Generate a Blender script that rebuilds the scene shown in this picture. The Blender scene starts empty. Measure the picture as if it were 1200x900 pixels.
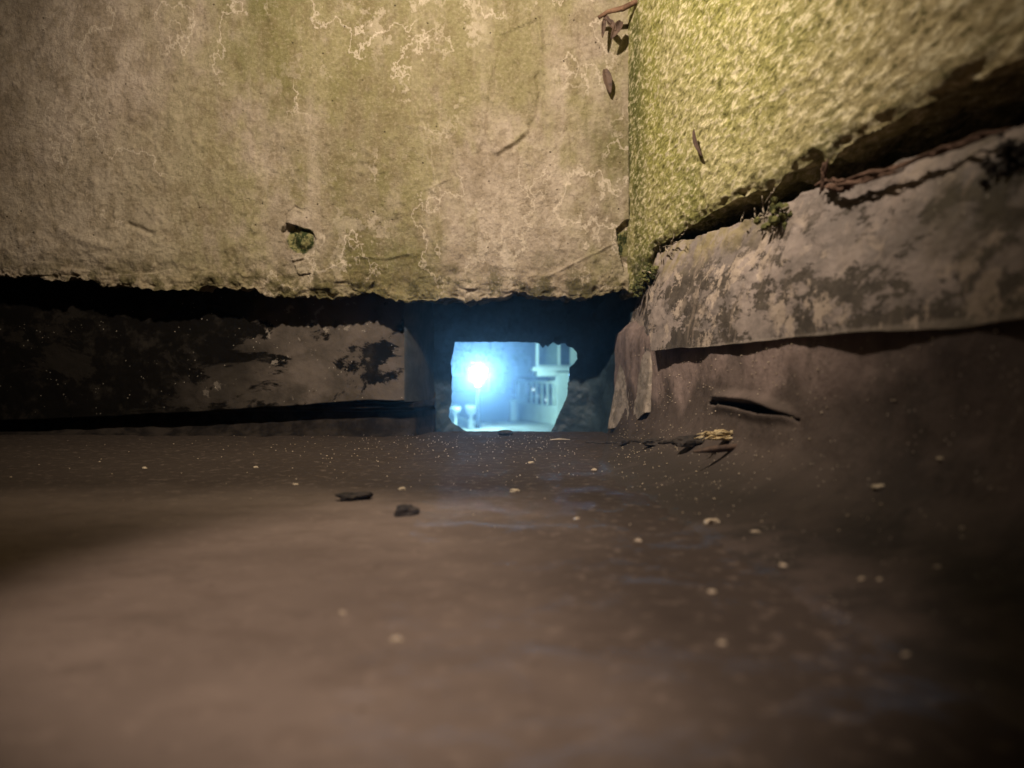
import bpy, bmesh, math, random
import numpy as np
from mathutils import Vector

random.seed(5); rng = np.random.RandomState(5)
sc = bpy.context.scene
COL = sc.collection
F = 866.0; HZ = 440.0; CH = 0.12            # focal length, horizon row, camera height used to survey the place

def S(x, y, Y):                              # survey point at depth Y
    return ((x-600)/F*Y, Y, CH+(HZ-y)/F*Y)
def rw_off(Y, off=0.0):                      # plan line of the right hand wall
    return .223+off+(1.4-Y)*.102
def SW(x, y, off=0.0):                       # survey point on the right hand wall's plane
    Y = (.3658+off)/((x-600)/F+.102)
    return ((x-600)/F*Y, Y, CH+(HZ-y)/F*Y)

# ---------------------------------------------------------------- noise
def _h(ix, iy, iz, seed):
    n = (ix.astype(np.int64)*374761393 + iy.astype(np.int64)*668265263 + iz.astype(np.int64)*2147483647 + seed*974634777) & 0xffffffff
    n = ((n ^ (n >> 13))*1274126177) & 0xffffffff
    n = ((n ^ (n >> 16))*2246822519) & 0xffffffff
    return ((n ^ (n >> 15)) & 0xffffff)/float(0xffffff)
def vnoise(P, seed=0):
    i = np.floor(P); f = P-i; f = f*f*f*(f*(f*6-15)+10)
    ix, iy, iz = i[..., 0], i[..., 1], i[..., 2]
    r = 0
    for a in (0, 1):
        for b in (0, 1):
            for c in (0, 1):
                w = (f[..., 0] if a else 1-f[..., 0])*(f[..., 1] if b else 1-f[..., 1])*(f[..., 2] if c else 1-f[..., 2])
                r = r+w*_h(ix+a, iy+b, iz+c, seed)
    return r*2-1
def fbm(P, s, octv=4, seed=0, gain=.5):
    r = 0; a = 1; t = 0
    for k in range(octv):
        r = r+a*vnoise(P*s+17.3*k, seed+k); t += a; a *= gain; s = s*2.03
    return r/t*1.6
def sstep(a, b, x):
    t = np.clip((x-a)/(b-a), 0, 1); return t*t*(3-2*t)
def seg_dist(px, pz, pts):
    d = np.full(px.shape, 1e9)
    for (ax, az), (bx, bz) in zip(pts[:-1], pts[1:]):
        vx, vz = bx-ax, bz-az; L = vx*vx+vz*vz+1e-12
        t = np.clip(((px-ax)*vx+(pz-az)*vz)/L, 0, 1)
        d = np.minimum(d, np.hypot(px-ax-t*vx, pz-az-t*vz))
    return d

# ---------------------------------------------------------------- object helpers
def tag(o, label=None, cat=None, group=None, kind=None):
    if label: o['label'] = label
    if cat: o['category'] = cat
    if group: o['group'] = group
    if kind: o['kind'] = kind
    return o
def link(name, me, mat=None, parent=None, smooth=True):
    o = bpy.data.objects.new(name, me); COL.objects.link(o)
    if mat: me.materials.append(mat)
    if smooth:
        me.polygons.foreach_set('use_smooth', [True]*len(me.polygons))
    if parent: o.parent = parent
    return o
def grid(name, P, mat, parent=None, closed=False, smooth=True, flip=False):
    ny, nx = P.shape[:2]
    me = bpy.data.meshes.new(name)
    idx = np.arange(ny*nx).reshape(ny, nx)
    if closed: idx = np.concatenate([idx, idx[:, :1]], 1)
    q = np.stack([idx[:-1, :-1], idx[:-1, 1:], idx[1:, 1:], idx[1:, :-1]], -1).reshape(-1, 4)
    if flip: q = q[:, ::-1]
    me.vertices.add(ny*nx); me.vertices.foreach_set('co', P.reshape(-1).astype(np.float32))
    me.loops.add(q.size); me.loops.foreach_set('vertex_index', q.reshape(-1).astype(np.int32))
    me.polygons.add(len(q)); me.polygons.foreach_set('loop_start', np.arange(0, q.size, 4, dtype=np.int32))
    me.update(calc_edges=True); me.validate()
    return link(name, me, mat, parent, smooth)
def meshobj(name, V, Fc, mat, parent=None, smooth=False):
    me = bpy.data.meshes.new(name); me.from_pydata([tuple(map(float, v)) for v in V], [], Fc); me.update()
    return link(name, me, mat, parent, smooth)
def empty(name, loc):
    o = bpy.data.objects.new(name, None); COL.objects.link(o); o.location = loc; return o
def box_bm(bm, x0, x1, y0, y1, z0, z1, bev=0):
    r = bmesh.ops.create_cube(bm, size=1)
    for v in r['verts']:
        v.co = Vector((x0+(v.co.x+.5)*(x1-x0), y0+(v.co.y+.5)*(y1-y0), z0+(v.co.z+.5)*(z1-z0)))
    if bev:
        es = list({e for v in r['verts'] for e in v.link_edges})
        bmesh.ops.bevel(bm, geom=es, offset=bev, segments=2, affect='EDGES')
def bmobj(name, bm, mat, parent=None, smooth=False):
    me = bpy.data.meshes.new(name); bmesh.ops.recalc_face_normals(bm, faces=bm.faces); bm.to_mesh(me); bm.free()
    return link(name, me, mat, parent, smooth)
def tube(name, pts, rad, mat, parent=None, n=8, wob=0.0):
    pts = [Vector(p) for p in pts]; V = []; Fc = []
    for i, p in enumerate(pts):
        t = (pts[min(i+1, len(pts)-1)]-pts[max(i-1, 0)]).normalized()
        a = t.cross(Vector((.3, .2, 1))).normalized(); b = t.cross(a)
        r = rad[i] if hasattr(rad, '__len__') else rad
        for k in range(n):
            an = 2*math.pi*k/n; rr = r*(1+wob*random.uniform(-1, 1))
            V.append(p+a*math.cos(an)*rr+b*math.sin(an)*rr)
    for i in range(len(pts)-1):
        for k in range(n):
            Fc.append((i*n+k, i*n+(k+1) % n, (i+1)*n+(k+1) % n, (i+1)*n+k))
    Fc.append(tuple(range(n))[::-1]); Fc.append(tuple(range((len(pts)-1)*n, len(pts)*n)))
    return meshobj(name, V, Fc, mat, parent, True)
def lathe(bm, prof, c, n=20):
    rings = []
    for r, z in prof:
        rings.append([bm.verts.new((c[0]+r*math.cos(2*math.pi*k/n), c[1]+r*math.sin(2*math.pi*k/n), c[2]+z)) for k in range(n)])
    for a, b in zip(rings[:-1], rings[1:]):
        for k in range(n): bm.faces.new((a[k], a[(k+1) % n], b[(k+1) % n], b[k]))
    bm.faces.new(rings[0][::-1]); bm.faces.new(rings[-1])

# ---------------------------------------------------------------- node helper
class M:
    def __init__(s, name):
        s.m = bpy.data.materials.new(name); s.m.use_nodes = True; s.nt = s.m.node_tree; s.nt.nodes.clear()
        s.out = s.nt.nodes.new('ShaderNodeOutputMaterial'); s.b = s.nt.nodes.new('ShaderNodeBsdfPrincipled')
        s.nt.links.new(s.b.outputs[0], s.out.inputs[0])
        s.co = s.nt.nodes.new('ShaderNodeTexCoord').outputs['Object']
        s.sp = None
    def n(s, t, **k):
        nd = s.nt.nodes.new(t)
        for a, v in k.items(): setattr(nd, a, v)
        return nd
    def put(s, sock, v):
        if isinstance(v, bpy.types.NodeSocket): s.nt.links.new(v, sock)
        elif isinstance(v, (tuple, list)) and sock.type == 'RGBA': sock.default_value = (*v[:3], 1)
        else: sock.default_value = v
    def scale(s, v, off=(0, 0, 0)):
        m = s.n('ShaderNodeMapping'); s.put(m.inputs[0], s.co); m.inputs['Scale'].default_value = v; m.inputs['Location'].default_value = off
        return m.outputs[0]
    def noise(s, sc=5, det=4, ro=.55, dist=0, vec=None):
        m = s.n('ShaderNodeTexNoise'); s.put(m.inputs['Vector'], vec or s.co)
        m.inputs['Scale'].default_value = sc; m.inputs['Detail'].default_value = det
        m.inputs['Roughness'].default_value = ro; m.inputs['Distortion'].default_value = dist
        return m.outputs[0]
    def vor(s, sc=50, vec=None, feature='F1', rnd=1):
        m = s.n('ShaderNodeTexVoronoi', feature=feature); s.put(m.inputs['Vector'], vec or s.co); m.inputs['Scale'].default_value = sc
        m.inputs['Randomness'].default_value = rnd
        return m.outputs['Distance']
    def xyz(s):
        if not s.sp:
            s.sp = s.n('ShaderNodeSeparateXYZ'); s.put(s.sp.inputs[0], s.co)
        return s.sp.outputs
    def math(s, op, a, b=0.0, c=None):
        m = s.n('ShaderNodeMath', operation=op); s.put(m.inputs[0], a); s.put(m.inputs[1], b)
        if c is not None: s.put(m.inputs[2], c)
        return m.outputs[0]
    def ramp(s, v, a, b, lo=0.0, hi=1.0):
        m = s.n('ShaderNodeMapRange', interpolation_type='SMOOTHSTEP'); s.put(m.inputs[0], v)
        m.inputs[1].default_value = a; m.inputs[2].default_value = b; m.inputs[3].default_value = lo; m.inputs[4].default_value = hi
        return m.outputs[0]
    def mix(s, f, a, b):
        m = s.n('ShaderNodeMix', data_type='RGBA'); s.put(m.inputs[0], f); s.put(m.inputs[6], a); s.put(m.inputs[7], b)
        return m.outputs[2]
    def mul(s, *a):
        r = a[0]
        for b in a[1:]: r = s.math('MULTIPLY', r, b)
        return r
    def add(s, a, b): return s.math('ADD', a, b)
    def band(s, v, c, w):                     # 1 on the contour v=c
        d = s.math('ABSOLUTE', s.math('SUBTRACT', v, c)); return s.ramp(d, w, w*.3)
    def bump(s, h, st, dist, nrm=None):
        m = s.n('ShaderNodeBump'); s.put(m.inputs['Height'], h); m.inputs['Strength'].default_value = st; m.inputs['Distance'].default_value = dist
        if nrm: s.put(m.inputs['Normal'], nrm)
        return m.outputs[0]
    def fin(s, col, rough=.9, nrm=None, spec=.3):
        s.put(s.b.inputs['Base Color'], col); s.put(s.b.inputs['Roughness'], rough)
        s.b.inputs['Specular IOR Level'].default_value = spec
        if nrm: s.put(s.b.inputs['Normal'], nrm)
        return s.m

def mat_front():
    m = M('weathered_render')
    x, y, z = m.xyz()
    big = m.noise(2.6, 5, .62, .3, m.scale((1, 1, .5)))
    mid = m.noise(11, 6, .68, .2, m.scale((1.2, 1, .7), (3, 1, 7)))
    gx = m.ramp(x, -.90, -.45, .2, 1)
    c = m.mix(m.ramp(mid, .38, .62), (.33, .265, .20), (.47, .385, .305))
    green = m.ramp(m.add(m.mul(big, .75), m.mul(mid, .35)), .49, .60)
    c = m.mix(m.mul(green, gx, .80), c, (.215, .190, .075))
    deep = m.ramp(m.noise(3.4, 5, .62, .3, m.scale((1, 1, .55), (9, 9, 2))), .56, .68)
    c = m.mix(m.mul(deep, gx, .75), c, (.135, .125, .038))
    band = m.mul(m.ramp(m.math('ABSOLUTE', m.add(x, .34)), .17, .05), m.ramp(m.noise(6, 4, .6, .2, m.scale((1, 1, .35))), .38, .58))
    c = m.mix(m.mul(band, .50), c, (.150, .130, .042))
    # mottled film and grain
    film = m.ramp(m.noise(34, 7, .72, .2, m.scale((1, 1, .8))), .46, .60)
    c = m.mix(m.mul(film, .45), c, (.165, .122, .065))
    gr = m.noise(150, 5, .75)
    c = m.mix(m.mul(m.ramp(gr, .50, .66), .36), c, (.095, .070, .038))
    c = m.mix(m.mul(m.ramp(gr, .49, .36), .24), c, (.56, .46, .34))
    st = m.ramp(m.noise(19, 5, .6, .1, m.scale((1, 1, .05))), .50, .66)
    c = m.mix(m.mul(st, .20), c, (.52, .43, .34))
    # pale crusty mineral veins
    wv = m.noise(5.5, 8, .60, 0, m.scale((1, 1, .75), (2, 5, 1)))
    vein = m.mul(m.band(wv, .505, .008), m.ramp(m.noise(4.0, 2, .5, 0, m.scale((1, 1, 1), (4, 4, 4))), .47, .55))
    wv2 = m.noise(7, 8, .60, 0, m.scale((1, 1, .6), (6, 2, 8)))
    vein2 = m.mul(m.band(wv2, .49, .014), m.ramp(x, -.25, .02, 0, 1), m.ramp(m.noise(4.5, 3, .5, 0, m.scale((1, 1, .6), (7, 2, 5))), .44, .54))
    crust = m.mul(m.ramp(m.noise(17, 9, .74, 0, m.scale((1, 1, .8), (1, 8, 3))), .555, .575), m.ramp(x, -.60, .05, .10, .9), m.ramp(m.noise(4.6, 3, .5, 0, m.scale((1, 1, .6), (7, 2, 5))), .46, .58))
    pale = m.math('MINIMUM', m.add(m.add(m.mul(vein, .6), m.mul(vein2, .7)), m.mul(crust, .7)), .85)
    c = m.mix(pale, c, (.62, .52, .41))
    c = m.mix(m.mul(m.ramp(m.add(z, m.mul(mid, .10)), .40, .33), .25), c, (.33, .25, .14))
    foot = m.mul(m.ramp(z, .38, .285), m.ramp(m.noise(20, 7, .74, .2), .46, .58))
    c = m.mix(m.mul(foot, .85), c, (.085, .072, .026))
    # pits
    pit = m.ramp(m.vor(60), .13, .05)
    pm = m.mul(pit, m.ramp(m.noise(30, 2), .54, .60))
    c = m.mix(m.mul(pm, .85), c, (.07, .05, .028))
    # algae inside the broken patches
    for (px, pz, r) in ((-.404, .381, .036), (.2155, .372, .032)):
        d = m.math('SQRT', m.add(m.math('POWER', m.math('SUBTRACT', x, px), 2.0), m.math('POWER', m.mul(m.math('SUBTRACT', z, pz), .9), 2.0)))
        inn = m.mul(m.ramp(m.add(d, m.mul(m.noise(60, 3), .012)), r, r-.006), m.ramp(y, 1.4015, 1.404))
        c = m.mix(inn, c, m.mix(m.ramp(m.noise(90, 5, .7), .45, .60), (.030, .040, .012), (.22, .20, .085)))
    h = m.add(m.mul(m.noise(170, 5, .75), .8), m.add(m.mul(m.noise(40, 6, .72), 1.0), m.mul(pale, .12)))
    h = m.math('SUBTRACT', h, m.mul(pm, .9))
    nr = m.bump(h, .85, .0055)
    return m.fin(c, .9, nr, .2)

def mat_moss():
    m = M('algae_roughcast')
    x, y, z = m.xyz()
    sc3 = m.scale((1, .40, 1))
    g = m.noise(125, 6, .78, .2, sc3); big = m.noise(3.4, 4, .6, .4, m.scale((1, .7, .6)))
    c = m.mix(m.ramp(big, .38, .62), (.33, .31, .090), (.42, .37, .17))
    near = m.ramp(y, .95, .50)
    c = m.mix(m.mul(near, .6), c, (.40, .30, .18))
    green = m.ramp(m.noise(5.0, 5, .6, .3, m.scale((1, .6, .5), (2, 0, 4))), .52, .66)
    c = m.mix(m.mul(green, .70), c, (.140, .155, .032))
    dk = m.mul(m.ramp(y, 1.24, 1.37), m.ramp(m.noise(9, 4, .6, .3, m.scale((1, 1, .4), (0, 3, 0))), .40, .60))
    c = m.mix(m.mul(dk, .8), c, (.08, .095, .022))
    c = m.mix(m.mul(m.ramp(g, .51, .59), .9), c, (.72, .63, .40))
    c = m.mix(m.mul(m.ramp(g, .465, .38), .75), c, (.085, .078, .024))
    foot = m.mul(m.ramp(z, .37, .31), m.ramp(m.noise(30, 5, .7, 0, sc3), .42, .56))
    c = m.mix(m.mul(foot, .7), c, (.05, .05, .018))
    v = m.vor(150, sc3, 'SMOOTH_F1')
    h = m.add(m.mul(g, 1.5), m.add(m.mul(m.noise(260, 3, .7, 0, sc3), .35), m.mul(v, -.6)))
    nr = m.bump(h, .75, .0042)
    return m.fin(c, .92, nr, .15)

def mat_flash(name='peeling_flashing', left=False):
    m = M(name)
    x, y, z = m.xyz()
    if left:
        patch = m.noise(5.5, 7, .68, .5, m.scale((1, 1, 1.7)))
        thr = m.ramp(x, -.28, -.85, .0, .16)  # more black towards the left, painting in the light's falloff
        base = m.mix(m.ramp(m.noise(12, 5, .6, .3), .35, .65), (.065, .053, .042), (.125, .100, .082))
        base = m.mix(m.ramp(m.add(x, m.mul(m.math('SUBTRACT', m.noise(4, 5, .6), .5), .5)), -.36, -.66), base, (.016, .013, .010))  # base darkened leftwards as painted shade, on top of the peeling
        p = m.ramp(m.math('SUBTRACT', m.add(patch, thr), .58), -.01, .03)
        c = m.mix(p, base, m.mix(m.ramp(m.noise(26, 5, .7), .5, .7), (.005, .004, .003), (.022, .018, .014)))
        pl = m.mul(m.ramp(m.noise(24, 6, .7, .1, m.scale((1, 1, 1), (3, 3, 3))), .63, .66), .8)
        c = m.mix(m.mul(pl, m.ramp(x, -.75, -.45)), c, (.26, .22, .18))
    else:
        base = m.mix(m.ramp(m.noise(14, 7, .7, .1, m.scale((1, .6, 1))), .40, .60), (.20, .165, .145), (.34, .275, .24))
        patch = m.noise(12.5, 10, .76, .1, m.scale((1, .50, 1.2), (1.5, 2, 0)))
        lo = m.ramp(z, .31, .25)
        p = m.mul(m.ramp(patch, .487, .505), lo)
        c = m.mix(p, base, m.mix(m.ramp(m.noise(40, 5, .7), .4, .6), (.060, .048, .038), (.100, .080, .063)))
        fl = m.noise(38, 9, .74, .1, m.scale((1, .6, .8), (3, 3, 3)))
        pl = m.mul(m.ramp(fl, .525, .545), m.ramp(m.noise(9, 3), .42, .54), lo)
        c = m.mix(m.mul(pl, .9), c, (.48, .38, .30))
        gr = m.mul(m.ramp(z, .255, .30), m.ramp(y, .75, .95), m.ramp(m.noise(24, 5, .7), .42, .6))
        c = m.mix(m.mul(gr, .7), c, (.25, .20, .075))
        sk = m.ramp(m.noise(45, 4, .6, .1, m.scale((1, 1, .07))), .60, .68)
        c = m.mix(m.mul(sk, .35), c, (.40, .31, .24))
        edge = m.ramp(z, .159, .156)
        c = m.mix(m.mul(edge, .5), c, (.36, .30, .24))
        o = m.mul(m.ramp(y, .62, .50), m.ramp(m.noise(10, 5, .65), .42, .60))
        c = m.mix(m.mul(o, .6), c, (.09, .075, .045))
    sp = m.mul(m.ramp(m.vor(130), .15, .07), m.ramp(m.noise(33, 2), .56, .60))
    c = m.mix(m.mul(sp, .7), c, (.62, .55, .45))
    h = m.add(m.mul(m.noise(60, 7, .75), 1.0), m.add(m.mul(m.noise(220, 3, .7), .35), m.mul(p, -.35)))
    return m.fin(c, .92 if left else m.ramp(m.noise(20, 3), .3, .7, .55, .85), m.bump(h, .7, .003), .08 if left else .35)

def mat_upstand():
    m = M('bitumen_upstand')
    x, y, z = m.xyz()
    n1 = m.noise(9, 1.5, .45, 0, m.scale((1, 1, .02)))
    tide = m.add(z, m.mul(m.math('SUBTRACT', n1, .5), -.22))
    c = m.mix(m.ramp(m.noise(14, 5, .6), .35, .65), (.200, .145, .125), (.280, .205, .178))
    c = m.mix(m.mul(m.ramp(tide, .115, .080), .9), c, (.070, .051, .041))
    c = m.mix(m.ramp(z, .05, .01), c, (.036, .027, .021))  # foot matched to the shade painted on the floor
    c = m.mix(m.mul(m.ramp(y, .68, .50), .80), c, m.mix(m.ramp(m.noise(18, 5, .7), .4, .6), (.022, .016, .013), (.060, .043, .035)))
    c = m.mix(m.mul(m.ramp(m.noise(26, 6, .75), .54, .66), .4), c, (.06, .045, .036))
    sk = m.ramp(m.noise(22, 3, .5, .1, m.scale((1, 1, .08))), .56, .66)
    c = m.mix(m.mul(sk, .45), c, (.07, .052, .042))
    c = m.mix(m.mul(m.ramp(m.noise(50, 5, .7), .52, .66), .4), c, (.04, .03, .024))
    sp = m.mul(m.ramp(m.vor(210), .17, .10), m.ramp(m.noise(45, 2), .56, .60))
    c = m.mix(m.mul(sp, .75), c, (.50, .42, .33))
    h = m.add(m.mul(m.noise(70, 6, .7), .8), m.mul(m.noise(300, 3, .7), .3))
    return m.fin(c, .8, m.bump(h, .7, .003), .3)

def mat_floor():
    m = M('dusty_roof_felt')
    x, y, z = m.xyz()
    n1 = m.noise(4.5, 5, .6, .4, m.scale((1, 1.6, 1)))
    c = m.mix(m.ramp(n1, .32, .68), (.132, .101, .082), (.175, .135, .110))
    c = m.mix(m.mul(m.ramp(m.noise(22, 5, .6, .3, m.scale((1, 1.5, 1))), .50, .66), .30), c, (.10, .072, .056))
    # shade painted into the felt, towards the far edge and the right wall
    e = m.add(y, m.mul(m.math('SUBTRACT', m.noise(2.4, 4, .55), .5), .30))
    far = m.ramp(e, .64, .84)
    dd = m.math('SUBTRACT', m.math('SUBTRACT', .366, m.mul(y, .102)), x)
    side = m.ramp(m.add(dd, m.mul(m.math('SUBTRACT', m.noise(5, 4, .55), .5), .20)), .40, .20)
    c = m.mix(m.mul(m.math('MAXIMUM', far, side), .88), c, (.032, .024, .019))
    c = m.mix(m.mul(m.ramp(m.noise(80, 4, .7), .54, .66), .25), c, (.26, .20, .16))
    c = m.mix(m.mul(m.ramp(m.noise(13, 5, .65, .3, m.scale((1, 1.6, 1), (5, 5, 5))), .54, .68), .28), c, (.055, .040, .031))
    c = m.mix(m.mul(m.ramp(m.vor(85), .16, .08), m.ramp(m.noise(30, 2), .52, .58), .6), c, (.05, .037, .03))
    h = m.add(m.mul(m.noise(40, 6, .7), 1.0), m.mul(m.noise(230, 3, .7), .8))
    return m.fin(c, .95, m.bump(h, .5, .002), .1)

def mat_simple(name, a, b, sc=20, rough=.85, bd=.002, spec=.3, det=4):
    m = M(name); c = m.mix(m.ramp(m.noise(sc, det, .65, .3), .35, .65), a, b)
    return m.fin(c, rough, m.bump(m.noise(sc*3, 4, .7), .6, bd), spec)
def mat_emit(name, col, st):
    m = M(name); m.b.inputs['Emission Color'].default_value = (*col, 1); m.b.inputs['Emission Strength'].default_value = st
    m.b.inputs['Base Color'].default_value = (*col, 1); return m.m

MF, MM, MR, MLF, MU, MFL = mat_front(), mat_moss(), mat_flash(), mat_flash('peeling_paint_shaded_left', True), mat_upstand(), mat_floor()
M_scup = mat_simple('blue_glow_masonry', (.010, .022, .032), (.030, .054, .070), 22, .6, .003, .45)  # blue of the glow by the hole put into the masonry colour
M_under = mat_simple('dark_core', (.010, .008, .007), (.035, .028, .022), 25)  # one even dark colour for the hidden wall cores

# ================================================================= THE ROOF CORNER
def geo(a, b, n, k):                         # n samples, denser near a
    t = np.linspace(0, 1, n); t = (np.exp(k*t)-1)/(math.exp(k)-1); return a+(b-a)*t

# ---- roof surface
ys = np.concatenate([np.linspace(-1.2, .15, 30)[:-1], geo(.15, 1.74, 520, 1.3)])
xs = np.linspace(-2.2, .62, 560)
X, Yg = np.meshgrid(xs, ys)
P = np.stack([X, Yg, X*0], -1)
amp = np.clip(1.2-Yg*.0, 0, 1)
Z = .0022*fbm(P, 3.2, 3, 11)+.0011*fbm(P, 26, 4, 12)+.0005*fbm(P, 90, 2, 13)
Z += .010*sstep(-.10, -1.0, X)*sstep(.9, 1.45, Yg)*0
# membrane lap ridge near the outlet
rd = seg_dist(X, Yg, [(.115, 1.345), (.17, 1.30), (.215, 1.30), (.255, 1.27), (.28, 1.25)])
Z += .0055*np.exp(-(rd/.0065)**2)*(1+.5*fbm(P, 60, 2, 15))
Z -= .018*sstep(1.56, 1.74, Yg)
P[..., 2] = Z
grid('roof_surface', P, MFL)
tag(bpy.data.objects['roof_surface'], kind='structure')

# ---- front wall
xb = np.array([-1.9, -.97, -.86, -.78, -.70, -.62, -.55, -.47, -.40, -.33, -.29, -.24, -.16, -.05, .02, .10, .17, .223])
sb = np.array([322, 325, 326, 336, 338, 341, 340, 345, 347, 350, 345, 352, 353, 350, 347, 348, 350, 345])
xs = np.concatenate([np.linspace(-1.7, -1.0, 120)[:-1], np.linspace(-1.0, .2215, 820)])
zb = CH+(HZ-np.interp(xs, xb, sb))/F*1.4
P1 = np.stack([xs, xs*0, xs*0], -1)
zb = zb+.0045*fbm(P1, 24, 4, 21)+.0035*fbm(P1, 90, 3, 22, .7)+.006*sstep(.25, .45, fbm(P1, 16, 2, 23))
rows = []
nb, nf = 34, 400
tz = np.concatenate([geo(0, .62, nf, 1.4), [.80, 1.1]])
for k in range(nb):                          # ragged soffit coming forward
    t = k/nb
    rows.append(np.stack([xs, 1.60+(1.402-1.60)*t+xs*0, zb+.012*(1-t)**.5+.002], -1))
for dz in tz:
    rows.append(np.stack([xs, 1.402+xs*0, zb+dz*(1.35-.0)/1.35], -1))
P = np.array(rows)
NB = nb
X, Zw = P[..., 0].copy(), P[..., 2].copy()
front = np.zeros(X.shape); front[NB:] = 1
up = np.clip(Zw-zb[None, :], 0, 9)
Q = np.stack([X, P[..., 1]*1, Zw], -1)
D = .0035*fbm(Q, 5, 3, 31)+.0016*fbm(Q*np.array([1, 1, .7]), 22, 4, 32)+.0009*fbm(Q, 85, 3, 33)
low = sstep(.13, .0, up)
lump = np.maximum(fbm(Q, 30, 3, 34), 0); D += low*(.0028*lump+.0022*fbm(Q, 70, 3, 35))
D += -.008*sstep(.022, 0, up)*np.clip(.35+1.6*fbm(Q, 38, 4, 36, .6), 0, 1.6)          # the foot crumbles back
fl = sstep(.25, .42, fbm(Q*np.array([.6, 1, 1.5]), 12, 3, 37)); D -= .0045*fl*sstep(.06, .015, up)
blist = np.random.RandomState(3)
for _ in range(420):                          # little blisters and pimples in the render
    bx, bz = blist.uniform(-1.0, .22), .27+blist.beta(.8, 1.7)*.55
    r = blist.uniform(.0025, .008)*(1.3 if blist.rand() < .15 else 1)
    i0, i1 = np.searchsorted(xs, [bx-3*r, bx+3*r]); 
    if i1-i0 < 2: continue
    sl = (slice(NB, None), slice(i0, i1))
    d2 = ((X[sl]-bx)**2+(Zw[sl]-bz)**2)/(r*r)
    D[sl] += r*.38*np.exp(-d2*1.4)
def sp2(l, Y=1.4): return [S(a, b, Y)[::2] for a, b in l]
for pts, w, a in ((sp2([(566, 110), (572, 85), (577, 70), (571, 100), (567, 150), (560, 175)]), .0045, .0032),
                  (sp2([(590, 38), (630, 20), (634, 55)]), .0045, .004),
                  (sp2([(580, 182), (600, 172), (615, 160), (628, 138), (634, 105), (630, 88)]), .0065, -.0055),
                  (sp2([(583, 178), (603, 166), (618, 152)]), .005, .006),
                  (sp2([(488, 300), (489, 225), (505, 220), (530, 208)]), .002, .0012),
                  (sp2([(489, 250), (500, 272), (514, 290)]), .004, .0015),
                  (sp2([(640, 325), (690, 300), (720, 285)]), .003, .0025),
                  (sp2([(420, 300), (450, 303), (480, 297)]), .004, .003),
                  (sp2([(150, 262), (165, 268), (176, 274)]), .005, -.005),
                  (sp2([(70, 272), (100, 282), (125, 290)]), .009, .003),
                  (sp2([(335, 262), (334, 252), (345, 242), (356, 247)]), .0016, -.003)):
    d = seg_dist(X+.002*fbm(Q, 50, 2, 38), Zw, pts); D += front*a*np.exp(-(d/w)**2)
# the two broken patches
def poly_in(px, pz, poly):
    ins = np.zeros(px.shape, bool); n = len(poly)
    for i in range(n):
        (x1, z1), (x2, z2) = poly[i], poly[(i+1) % n]
        ins ^= ((z1 > pz) != (z2 > pz)) & (px < (x2-x1)*(pz-z1)/(z2-z1+1e-12)+x1)
    return ins
for poly in (sp2([(329, 269), (335, 261), (350, 265), (365, 270), (370, 279), (368, 299), (355, 300), (353, 296), (339, 298), (336, 288), (329, 277)]),
             sp2([(722, 268), (731, 259), (741, 255), (745, 325), (732, 318), (726, 295)])):
    ins = poly_in(X, Zw, poly) & (front > 0)
    D[ins] = -.011+.008*fbm(Q, 45, 3, 39)[ins]
for poly in (sp2([(341, 297), (354, 296), (356, 303), (343, 306)]), sp2([(344, 309), (362, 308), (364, 320), (350, 322)]), sp2([(410, 318), (440, 314), (438, 330), (425, 343), (412, 338)])):
    ins = poly_in(X, Zw, poly) & (front > 0); D[ins] += .004
P[..., 1] -= D*front
P[..., 2] += (1-front)*.006*fbm(Q, 30, 3, 40)
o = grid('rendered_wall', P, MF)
tag(o, 'tan rendered wall stained olive with pale crusty veins, above the dark gap', 'wall')

# ---- mossy side wall
edge = [(738, 346), (744, 345), (752, 330), (762, 292), (775, 286), (800, 270), (850, 240), (880, 224), (900, 221), (915, 208), (935, 199), (952, 183), (960, 190), (967, 195), (974, 183), (1000, 160), (1050, 136), (1100, 109), (1150, 88), (1200, 64)]
ey = []; ez = []
for a, b in edge:
    p = SW(a, b); ey.append(p[1]); ez.append(p[2])
ey = np.array(ey)[::-1]; ez = np.array(ez)[::-1]
ysm = np.concatenate([[1.60], geo(1.40, .36, 700, -1.2), np.linspace(.35, -.9, 60)])
zb = np.interp(ysm, ey, ez)
P1 = np.stack([ysm*0, ysm, ysm*0], -1); zb = zb+.003*fbm(P1, 22, 4, 51)
rows = []; nb = 20
for k in range(nb):
    t = k/nb; rows.append(np.stack([rw_off(ysm)+.16*(1-t), ysm, zb+.012*(1-t)**.5+.002], -1))
for dz in np.concatenate([geo(0, .60, 300, 1.3), [.8, 1.1]]):
    rows.append(np.stack([rw_off(ysm), ysm, zb+dz], -1))
P = np.array(rows); front = np.zeros(P.shape[:2]); front[nb:] = 1
Q = P.copy(); up = np.clip(P[..., 2]-zb[None], 0, 9)
Qk = Q*np.array([1, .5, 1])
D = .003*fbm(Q, 6, 3, 61)+.0012*fbm(Qk, 45, 4, 62, .6)+.0010*fbm(Qk, 130, 2, 63)
D += -.005*sstep(.012, 0, up)+sstep(.05, 0, up)*.003*fbm(Qk, 50, 3, 64)
P[..., 0] -= D*front
P[..., 2] += (1-front)*.008*fbm(Q, 30, 3, 65)
o = grid('mossy_wall', P, MM, flip=True)
tag(o, 'yellow green algae covered roughcast wall along the right side', 'wall')

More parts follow.
